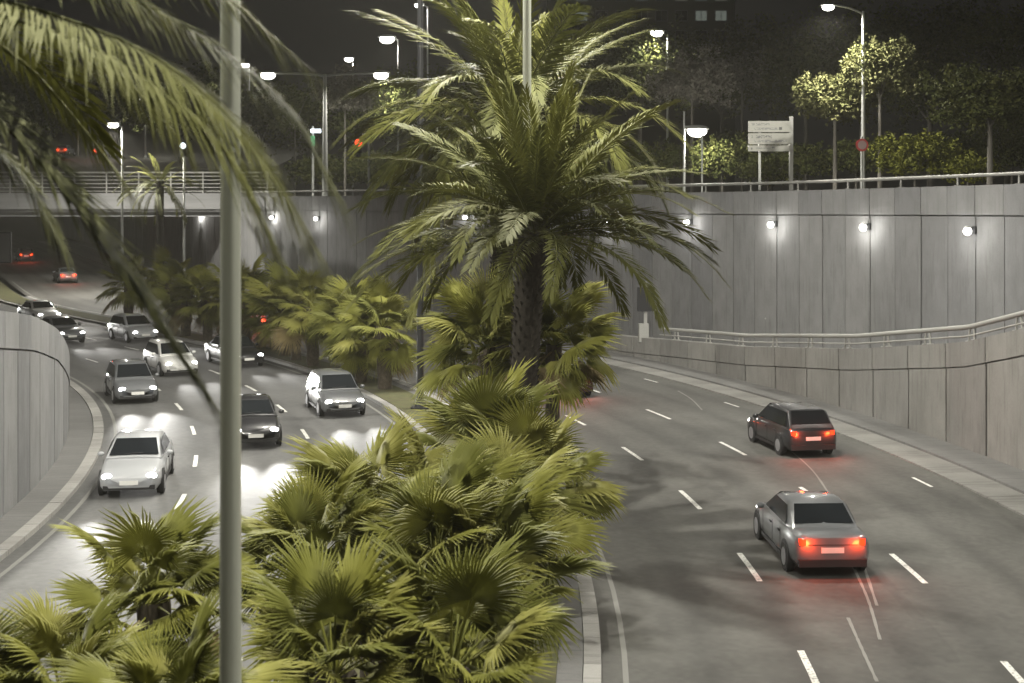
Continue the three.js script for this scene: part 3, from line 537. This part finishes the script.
// ---------------------------------------------------------------- broadleaf trees, hedge
const leafTones = { olive: [[0.1, 0.105, 0.04], [0.12, 0.12, 0.05]], green: [[0.06, 0.07, 0.02], [0.08, 0.086, 0.025]], pale: [[0.24, 0.225, 0.19], [0.19, 0.18, 0.15]], yellow: [[0.11, 0.115, 0.014], [0.085, 0.092, 0.014]] };
const treeMats = Object.fromEntries(Object.entries(leafTones).map(([k, v]) => [k, v.map(c => leafMat(c, 0, 0.8))]));
M.treeBark = mat([0.16, 0.15, 0.13], 0.95);
function crownGeo(blobs, n, leaf, sd) {                       // leaf faces through uneven clumps
  seed = sd; const pos = [], idx = [];
  const clumps = []; for (const [x, y, z, r] of blobs) for (let i = 0; i < 16; i++) { const a = rr(0, 6.283), u = rr(-1, 1), q = Math.pow(rnd(), 0.4) * r, w = Math.sqrt(1 - u * u); clumps.push([x + Math.cos(a) * w * q, y + u * q * 0.9, z + Math.sin(a) * w * q, r * rr(0.16, 0.34)]); }
  for (let i = 0; i < n; i++) {
    const c = clumps[Math.floor(rnd() * clumps.length)], a = rr(0, 6.283), u = rr(-1, 1), q = c[3] * Math.pow(rnd(), 0.5), w = Math.sqrt(1 - u * u);
    const p = V(c[0] + Math.cos(a) * w * q, c[1] + u * q, c[2] + Math.sin(a) * w * q), d = V(rr(-1, 1), rr(-1, 0.6), rr(-1, 1)).normalize(), e = V(rr(-1, 1), rr(-1, 1), rr(-1, 1)).cross(d).normalize(), l = leaf * rr(0.7, 1.3), k = pos.length / 3;
    for (const v of [p, p.clone().addScaledVector(d, l * 0.5).addScaledVector(e, l * 0.3), p.clone().addScaledVector(d, l), p.clone().addScaledVector(d, l * 0.5).addScaledVector(e, -l * 0.3)]) pos.push(v.x, v.y, v.z);
    idx.push(k, k + 1, k + 2, k, k + 2, k + 3);
  }
  return meshGeo(pos, idx);
}
function tree(label, px, D, base, cy, rx, ry0, n, leaf, tone, sd, o = {}) {   // cy: photo y of the crown's middle; rx, ry in photo pixels
  const ry = ry0 * (o.bush ? 1 : 1.3), k = D / F, p = ground(px, D, base), g = thing(o.bush ? 'hedge_bush' : 'broadleaf_tree', label, o.bush ? 'bush' : 'tree', p), y = EYE + (HOR - cy) * k - base; seed = sd;
  const w = rx * k, h = ry * k, blobs = []; const nb = Math.round(9 * Math.max(1, h / w)); for (let i = 0; i < nb; i++) { const a = i * 2.4, q = 0.74 * Math.sqrt((i + 0.5) / nb); blobs.push([Math.cos(a) * q * w, y + Math.sin(a * 1.3) * q * h, Math.sin(a) * q * w, Math.min(w, h) * rr(0.42, 0.66)]); }
  const limbs = [], tr = o.tr ?? 0.13, top = V(rr(-0.2, 0.2), y, rr(-0.2, 0.2)); limbs.push(cyl(tr, tr * 0.6, y - h * 0.3, 0, 0, 0, 9));
  for (let i = 0; i < 5; i++) limbs.push(bar(V(0, y - h * 0.45, 0), V(...blobs[i].slice(0, 3)), tr * 0.35, 6));
  part('trunk', merge(limbs), M.treeBark, g);
  part('crown', crownGeo(blobs, n, leaf, sd + 1), treeMats[tone][0], g); part('crown', crownGeo(blobs, Math.round(n * 0.6), leaf, sd + 2), treeMats[tone][1], g);
}
tree('small rounded street tree with pale trunk left of the round red sign', 835, 70, UG, 97, 44, 40, 6500, 0.18, 'olive', 2001);
tree('taller sparse street tree behind the round red sign', 880, 68.5, UG, 66, 40, 58, 5000, 0.18, 'olive', 2011);
tree('dark round tree at the right above the retaining wall', 990, 61, UG, 98, 56, 50, 7500, 0.18, 'green', 2021, { tr: 0.16 });
tree('yellow green bush behind the wall railing on the right', 915, 66, UG, 154, 50, 38, 5200, 0.17, 'yellow', 2031, { bush: 1, tr: 0.08 });
tree('green bush behind the wall railing next to the dark round tree', 968, 63.5, UG, 168, 26, 24, 1800, 0.15, 'yellow', 2041, { bush: 1, tr: 0.08 });
tree('pale leaved tall tree right of the blurred palm', 692, 92, UG, 78, 42, 46, 5200, 0.22, 'pale', 2051);
tree('second pale leaved tree between the lantern and the direction sign', 742, 98, UG, 70, 36, 40, 1500, 0.22, 'pale', 2056);
tree('green bush below the glowing lantern', 722, 84, UG, 158, 34, 34, 2600, 0.2, 'green', 2061, { bush: 1, tr: 0.08 });
tree('green bush below the direction sign', 768, 78, UG, 170, 30, 26, 1800, 0.18, 'green', 2066, { bush: 1, tr: 0.08 });
tree('dark tall tree behind the direction sign', 770, 108, UG, 60, 60, 80, 3600, 0.3, 'green', 2071, { tr: 0.25 });
tree('dark tall tree behind the sparse street tree', 930, 100, UG, 40, 70, 90, 3600, 0.3, 'green', 2081, { tr: 0.25 });
tree('dark tall tree behind the two palms', 590, 125, UG, 60, 70, 80, 3600, 0.34, 'green', 2091, { tr: 0.28 });
tree('pale blossoming tree under the double armed street lamp', 345, 140, UG, 92, 34, 36, 2600, 0.3, 'pale', 2101);
tree('dark tree below the small street lamp left of the palms', 295, 160, UG, 105, 44, 40, 2400, 0.36, 'green', 2111);
tree('pale leaved tree behind the fronds at the top left', 78, 205, hillY(205), 78, 46, 36, 2600, 0.45, 'pale', 2121);
tree('dark tree beyond the far bridge behind the foreground lamp post', 215, 215, hillY(215), 95, 60, 60, 2600, 0.5, 'green', 2131, { tr: 0.3 });
tree('dark tree beyond the far bridge at the left edge', 10, 215, hillY(215), 90, 60, 60, 2600, 0.5, 'green', 2141, { tr: 0.3 });

tree('leafy tree behind the left half of the palm crowns', 575, 112, UG, 70, 62, 74, 4200, 0.27, 'green', 2200, { tr: 0.22 });
tree('leafy tree left of the distant lit windows', 640, 122, UG, 66, 66, 76, 4200, 0.29, 'green', 2210, { tr: 0.22 });
tree('leafy tree behind the two pale leaved trees', 722, 112, UG, 70, 66, 80, 4200, 0.27, 'green', 2220, { tr: 0.22 });
tree('leafy tree between direction sign and small street tree', 806, 96, UG, 72, 56, 84, 4200, 0.23, 'green', 2230, { tr: 0.22 });
tree('leafy tree towering behind the street lamp arm', 862, 90, UG, 44, 60, 70, 4200, 0.22, 'green', 2240, { tr: 0.22 });
tree('leafy tree right of the street lamp, behind the yellow bush', 930, 86, UG, 86, 56, 64, 4200, 0.21, 'green', 2250, { tr: 0.22 });
tree('leafy tree filling the top right corner', 1008, 84, UG, 40, 56, 66, 4200, 0.20, 'green', 2260, { tr: 0.22 });
tree('leafy tree behind the dark round tree at the right edge', 1030, 80, UG, 110, 46, 60, 4200, 0.19, 'green', 2270, { tr: 0.22 });
tree('leafy tree left of the palm crowns behind the tall lamps', 425, 135, UG, 96, 50, 66, 4200, 0.32, 'green', 2280, { tr: 0.22 });
tree('leafy tree behind the red signal', 372, 160, UG, 112, 44, 56, 4200, 0.38, 'green', 2290, { tr: 0.22 });
tree('leafy tree above the far bridge end', 262, 185, hillY(185), 112, 54, 54, 4200, 0.44, 'green', 2300, { tr: 0.22 });
tree('leafy tree behind the traffic light over the bridge', 180, 190, hillY(190), 104, 56, 56, 4200, 0.46, 'green', 2310, { tr: 0.22 });
tree('leafy tree behind the low bright lamp over the bridge', 118, 195, hillY(195), 100, 50, 50, 4200, 0.47, 'green', 2320, { tr: 0.22 });
tree('leafy tree behind the top left fronds', 40, 190, hillY(190), 100, 56, 56, 4200, 0.46, 'green', 2330, { tr: 0.22 });
tree('green bush behind the railing between the palms and the lantern', 655, 92, UG, 160, 34, 34, 2600, 0.22, 'green', 2500, { bush: 1, tr: 0.08 });
tree('green bush behind the thin posts under the pale leaved trees', 742, 96, UG, 150, 34, 44, 2600, 0.23, 'green', 2510, { bush: 1, tr: 0.08 });
tree('green bush between the direction sign and the small street tree', 806, 84, UG, 160, 30, 34, 2600, 0.20, 'green', 2520, { bush: 1, tr: 0.08 });
tree('green bush at the foot of the sparse street tree', 856, 80, UG, 156, 28, 38, 2600, 0.19, 'green', 2530, { bush: 1, tr: 0.08 });
tree('green bush right of the yellow green bush', 955, 78, UG, 150, 36, 46, 2600, 0.19, 'green', 2540, { bush: 1, tr: 0.08 });
tree('green bush at the right edge behind the railing', 1012, 72, UG, 150, 36, 44, 2600, 0.17, 'green', 2550, { bush: 1, tr: 0.08 });
tree('green bush left of the palm crowns behind the railing', 440, 118, UG, 165, 36, 34, 2600, 0.28, 'green', 2560, { bush: 1, tr: 0.08 });
tree('green bush under the red signal behind the railing', 370, 146, UG, 168, 40, 30, 2600, 0.35, 'green', 2570, { bush: 1, tr: 0.08 });
tree('green bush under the double armed street lamp', 318, 150, UG, 170, 36, 28, 2600, 0.36, 'green', 2580, { bush: 1, tr: 0.08 });

// ---------------------------------------------------------------- far building with a few lit windows
{
  const D = 215, x0 = at(548, 0, D).x, x1 = at(735, 0, D).x, g = thing('apartment_building', 'dark distant apartment block with a few lit windows at the top edge', 'building', V((x0 + x1) / 2, UG, -D)), w = x1 - x0, hh = 36;
  part('wall', box(w, hh, 10, 0, hh / 2, -5.1), mat([0.12, 0.112, 0.095], 0.9), g); part('roof', box(w + 0.8, 0.6, 10.6, 0, hh + 0.3, -5.1), M.concCore, g);
  const lit = glow([0.75, 0.85, 0.75], 0.12), lit2 = glow([0.9, 0.85, 0.65], 0.16), dark = mat([0.02, 0.022, 0.025], 0.15); let i = 0;
  for (let r = 0; r < 6; r++) for (let c = 0; c < 9; c++) {
    const x = -w / 2 + (c + 0.7) * w / 9.4, y = hh - 4.2 - r * 3.1, q = hash(r, c, 5), m = r < 3 && q > 0.78 ? lit : r < 3 && q < 0.12 ? lit2 : dark, win = part(i++ ? 'window_' + String(i - 1).padStart(3, '0') : 'window', box(1.7, 1.5, 0.06, x, y, -0.06), m, g);
    part('frame', merge([box(1.9, 0.1, 0.14, x, y + 0.8, -0.03), box(1.9, 0.1, 0.2, x, y - 0.8, -0.03), box(0.1, 1.6, 0.14, x - 0.9, y, -0.03), box(0.1, 1.6, 0.14, x + 0.9, y, -0.03), box(0.06, 1.5, 0.1, x, y, -0.03)]), M.concCore, win);
  }
}

// ---------------------------------------------------------------- cars: the traffic, standing where it passes, lamps lit
function loft(sections) {                                     // each section: [z, [[x, y]...]] right half from bottom centre to top centre
  const pos = [], idx = [], n = sections[0][1].length * 2 - 2;
  for (const [z, half] of sections) { const ring = [...half, ...half.slice(1, -1).reverse().map(([x, y]) => [-x, y])]; for (const [x, y] of ring) pos.push(x, y, z); }
  for (let j = 0; j < sections.length - 1; j++) for (let i = 0; i < n; i++) { const a = j * n + i, b = j * n + (i + 1) % n, c = b + n, d = a + n; idx.push(a, b, c, a, c, d); }
  for (const [j, f] of [[0, 1], [sections.length - 1, 0]]) for (let i = 1; i < n - 1; i++) { const o = j * n; f ? idx.push(o, o + i + 1, o + i) : idx.push(o, o + i, o + i + 1); }
  return toCreasedNormals(meshGeo(pos, idx), 0.85);
}
const carShapes = {};
function carShape(kind) {
  if (carShapes[kind]) return carShapes[kind];
  const van = kind === 'hatch', L = van ? 4.1 : 4.55, hl = L / 2, wd = 0.88, belt = 0.93;
  const S = (z, w, y0, yd, c) => [z, [[0, y0], [w * 0.86, y0], [w * 0.98, y0 + 0.13], [w, y0 + 0.3], [w * 0.985, yd - 0.2], [w * 0.93, yd - 0.05], [w * 0.78, yd + c * 0.4], [0, yd + c]]];
  const body = van
    ? loft([S(-hl, wd * 0.8, 0.36, 0.86, 0.01), S(-hl + 0.1, wd * 0.94, 0.26, 0.93, 0.01), S(-1.3, wd, 0.2, 0.95, 0.01), S(0.4, wd, 0.2, 0.93, 0.01), S(1.0, wd, 0.2, 0.9, 0.03), S(1.6, wd * 0.97, 0.2, 0.82, 0.04), S(hl - 0.14, wd * 0.9, 0.22, 0.7, 0.03), S(hl, wd * 0.7, 0.32, 0.6, 0.01)])
    : loft([S(-hl, wd * 0.8, 0.36, 0.88, 0.01), S(-hl + 0.1, wd * 0.94, 0.26, 0.95, 0.02), S(-1.5, wd, 0.2, 0.97, 0.02), S(0.4, wd, 0.2, 0.92, 0.01), S(1.1, wd, 0.2, 0.88, 0.03), S(1.75, wd * 0.97, 0.2, 0.8, 0.04), S(hl - 0.14, wd * 0.9, 0.22, 0.69, 0.03), S(hl, wd * 0.7, 0.32, 0.58, 0.01)]);
  const zr = van ? -hl + 0.12 : -1.65, zrt = van ? -hl + 0.55 : -0.95, zft = 0.25, zf = 1.05, roof = van ? 1.5 : 1.43;
  const cab = (z, wb, wt, yt) => [z, [[0, belt - 0.06], [wb, belt - 0.06], [wb, belt], [lerp(wb, wt, 0.9), lerp(belt, yt, 0.9)], [wt * 0.86, yt], [0, yt + 0.025]]];
  const cabin = loft([cab(zr, wd * 0.86, wd * 0.84, belt + 0.02), cab(zrt, wd * 0.91, wd * 0.72, roof - 0.03), cab(-0.3, wd * 0.92, wd * 0.73, roof), cab(zft, wd * 0.92, wd * 0.7, roof - 0.05), cab(zf, wd * 0.88, wd * 0.84, belt + 0.01)]);
  const quad = a => meshGeo(a.flat(), [0, 1, 2, 0, 2, 3]);
  const g = 0.02, ws = quad([[-wd * 0.78, belt + 0.06, zf - 0.08 + g], [wd * 0.78, belt + 0.06, zf - 0.08 + g], [wd * 0.64, roof - 0.07, zft + 0.06 + g], [-wd * 0.64, roof - 0.07, zft + 0.06 + g]].map(p => [p[0], p[1] + g, p[2]]));
  const dzr = zrt - zr, rw = quad([[wd * 0.76, lerp(belt, roof, 0.2), zr + dzr * 0.2 - g], [-wd * 0.76, lerp(belt, roof, 0.2), zr + dzr * 0.2 - g], [-wd * 0.64, lerp(belt, roof, 0.88), zr + dzr * 0.88 - g], [wd * 0.64, lerp(belt, roof, 0.88), zr + dzr * 0.88 - g]].map(p => [p[0], p[1] + g, p[2]]));
  const side = s => { const x = t => s * (lerp(wd * 0.92, wd * 0.73, t) + 0.012); return quad([[x(0.08), belt + 0.04, zr + dzr * 0.55], [x(0.08), belt + 0.04, zf - 0.22], [x(0.84), roof - 0.1, zft - 0.02], [x(0.84), roof - 0.1, zrt + 0.05]]); };
  return carShapes[kind] = { L, hl, wd, belt, roof, body, cabin, ws, rw, side: [side(1), side(-1)], tyre: new THREE.CylinderGeometry(0.31, 0.31, 0.2, 22).rotateZ(Math.PI / 2), rim: new THREE.CylinderGeometry(0.2, 0.2, 0.215, 14).rotateZ(Math.PI / 2), arch: new THREE.CylinderGeometry(0.365, 0.365, 0.1, 22).rotateZ(Math.PI / 2) };
}
M.carGlass = mat([0.012, 0.014, 0.016], 0.08);
M.tyre = mat([0.02, 0.02, 0.02], 0.9); M.rim = mat([0.4, 0.4, 0.42], 0.35, { metalness: 0.7 }); M.plate = mat([0.65, 0.65, 0.62], 0.5);
M.redLens = mat([0.25, 0.01, 0.01], 0.2); M.clearLens = mat([0.5, 0.5, 0.5], 0.1);
const paintM = c => new THREE.MeshPhysicalMaterial({ color: new THREE.Color(...c), roughness: 0.4, clearcoat: 0.8, clearcoatRoughness: 0.08 });
M.car = { white: paintM([0.6, 0.6, 0.58]), silver: paintM([0.32, 0.33, 0.34]), grey: paintM([0.11, 0.115, 0.12]), black: paintM([0.015, 0.015, 0.017]), blue: paintM([0.02, 0.04, 0.1]), red: paintM([0.2, 0.015, 0.015]) };
const spheroid = new THREE.SphereGeometry(1, 14, 10);
function car(label, s, d, kind, colour, away, o = {}) {
  const c = carShape(kind), pos = o.pos ?? road(s, d, 0.006), th = heading(s), fx = -Math.sin(th) * (away ? 1 : -1), fd = Math.cos(th) * (away ? 1 : -1);
  const g = thing('car', label, 'car', pos, o.turn ?? Math.atan2(fx, -fd), away ? 'cars driving away from the viewer' : 'cars coming towards the viewer'), pm = M.car[colour];
  part('body', c.body, pm, g); part('cabin', c.cabin, pm, g); part('windscreen', c.ws, M.carGlass, g); part('rear_window', c.rw, M.carGlass, g); for (const q of c.side) part('side_window', q, M.carGlass, g);
  for (const x of [-1, 1]) for (const z of [c.hl - 0.82, -c.hl + 0.8]) { part('wheel_arch', c.arch, M.black, g, V(x * (c.wd - 0.045), 0.33, z)); const w = part('wheel', c.tyre, M.tyre, g, V(x * (c.wd - 0.08), 0.31, z)); part('rim', c.rim, M.rim, w); }
  for (const x of [-1, 1]) {
    const h = part('headlight', spheroid, o.dim ? M.clearLens : M.headGlow, g, V(x * 0.6, 0.62, c.hl - 0.1)); h.scale.set(0.15, 0.085, 0.1);
    const t = part('taillight', box(0.26, 0.14, 0.12), o.noTail ? M.redLens : M.tailGlow, g, V(x * 0.6, 0.8, -c.hl + 0.06)); t.rotation.y = x * 0.35;
    const m = part('mirror', spheroid, pm, g, V(x * (c.wd + 0.09), c.belt + 0.06, 0.62)); m.scale.set(0.1, 0.075, 0.06);
    if (!o.dim) spot(g, V(x * 0.6, 0.62, c.hl + 0.05), V(x * 0.7, 0.3, c.hl + 20), HEAD * (o.k ?? 1), 0.24, 4, new THREE.Color(1, 0.98, 0.93), 1);
    if (away && !o.noTail) { const l = new THREE.PointLight(new THREE.Color(1, 0.06, 0.01), TAIL); l.position.set(x * 0.6, 0.8, -c.hl - 0.12); l.castShadow = true; l.shadow.radius = 4; g.add(l); }
  }
  part('number_plate', box(0.5, 0.12, 0.02, 0, 0.45, c.hl + 0.0), M.plate, g); part('number_plate', box(0.5, 0.12, 0.02, 0, 0.62, -c.hl - 0.005), M.plate, g);
  part('bumper', box(1.5, 0.16, 0.1, 0, 0.34, -c.hl + 0.02), M.black, g); part('bumper', box(1.4, 0.12, 0.1, 0, 0.31, c.hl - 0.06), M.black, g);
  for (const x of [-1, 1]) { part('sill', box(0.04, 0.1, 2.0, x * (c.wd - 0.03), 0.25, 0), M.black, g); for (const z of [0.78, -0.22, -1.02]) part('door_seam', box(0.008, 0.5, 0.014, x * (c.wd - 0.001), 0.6, z), M.black, g); for (const z of [-0.02, -0.86]) part('door_handle', box(0.03, 0.03, 0.16, x * c.wd, 0.76, z), M.darkMetal, g); }
  part('boot_seam', box(1.1, 0.012, 0.02, 0, 0.74, -c.hl - 0.001), M.black, g); part('wiper', bar(V(-0.3, c.belt + 0.1, 1.02), V(0.25, c.belt + 0.14, 0.99), 0.008, 5), M.black, g);
  part('grille', box(0.8, 0.14, 0.06, 0, 0.5, c.hl - 0.04), M.black, g);
  return g;
}
// left carriageway, coming towards the viewer
car('silver car with lit headlights nearest to the curved wall', 13, -10.5, 'saloon', 'silver', false);
car('dark car with lit headlights behind the silver one by the curved wall', 34, -10.5, 'hatch', 'grey', false);
car('black car with lit headlights in the middle lane left of the lamp post', 21, -7.1, 'saloon', 'black', false);
car('white car with lit headlights in the middle lane of the white lit bend', 43, -7.1, 'hatch', 'white', false);
car('grey car with lit headlights far back in the middle lane', 62, -7.1, 'saloon', 'grey', false);
car('blue car with lit headlights farthest back in the middle lane', 80, -7.3, 'hatch', 'blue', false);
car('nearest car with lit headlights in the lane beside the median', 27, -3.3, 'hatch', 'grey', false);
car('second car with lit headlights in the lane beside the median', 45, -3.3, 'saloon', 'black', false);
car('third car with lit headlights in the lane beside the median', 60, -3.4, 'hatch', 'silver', false);
car('fourth car with lit headlights in the lane beside the median', 76, -3.9, 'saloon', 'white', false);
car('last car with lit headlights in the lane beside the median', 95, -5.2, 'hatch', 'black', false);
// right carriageway, driving away
car('grey car with red tail lamps nearest to the viewer on the right carriageway', 3, 6.6, 'saloon', 'grey', true, { k: 0.3 });
car('car with red tail lamps at the far end of the right carriageway by the palms', 29, 6.9, 'hatch', 'black', true, { k: 0.3 });
car('black car with red tail lamps in the lane beside the ramp wall', 15.5, 10.5, 'hatch', 'black', true, { k: 0.3 });
car('far car with red tail lamps glimpsed between the median palm trunks', 62, 4.5, 'hatch', 'silver', true, { k: 0.5 });
car('farther car with red tail lamps glimpsed through the median palms', 71, 8.5, 'saloon', 'white', true, { k: 0.5 });
car('distant car with red tail lamps on the road below the bridge', 118, 7, 'saloon', 'grey', true, { k: 0.5 });
car('most distant car with red tail lamps about to pass under the bridge', 150, 7, 'hatch', 'black', true, { k: 0.5 });
// on the street behind the bridge
for (const [px, D, l] of [[66, 205, 'left car with red tail lamps on the street above the bridge'], [102, 203, 'right car with red tail lamps on the street above the bridge']]) car(l, 0, 0, 'hatch', 'grey', true, { pos: V((px - 512) / F * D, hillY(D) + 0.02, -D), turn: Math.PI, dim: 1 });

scene.traverse(o => { if (o.isLight && o.shadow) { o.shadow.mapSize.set(512, 512); o.shadow.bias = -0.002; } });
Object.assign(moon.shadow.camera, { left: -120, right: 120, top: 120, bottom: -120, near: 1, far: 400 });
renderer.render(scene, camera);
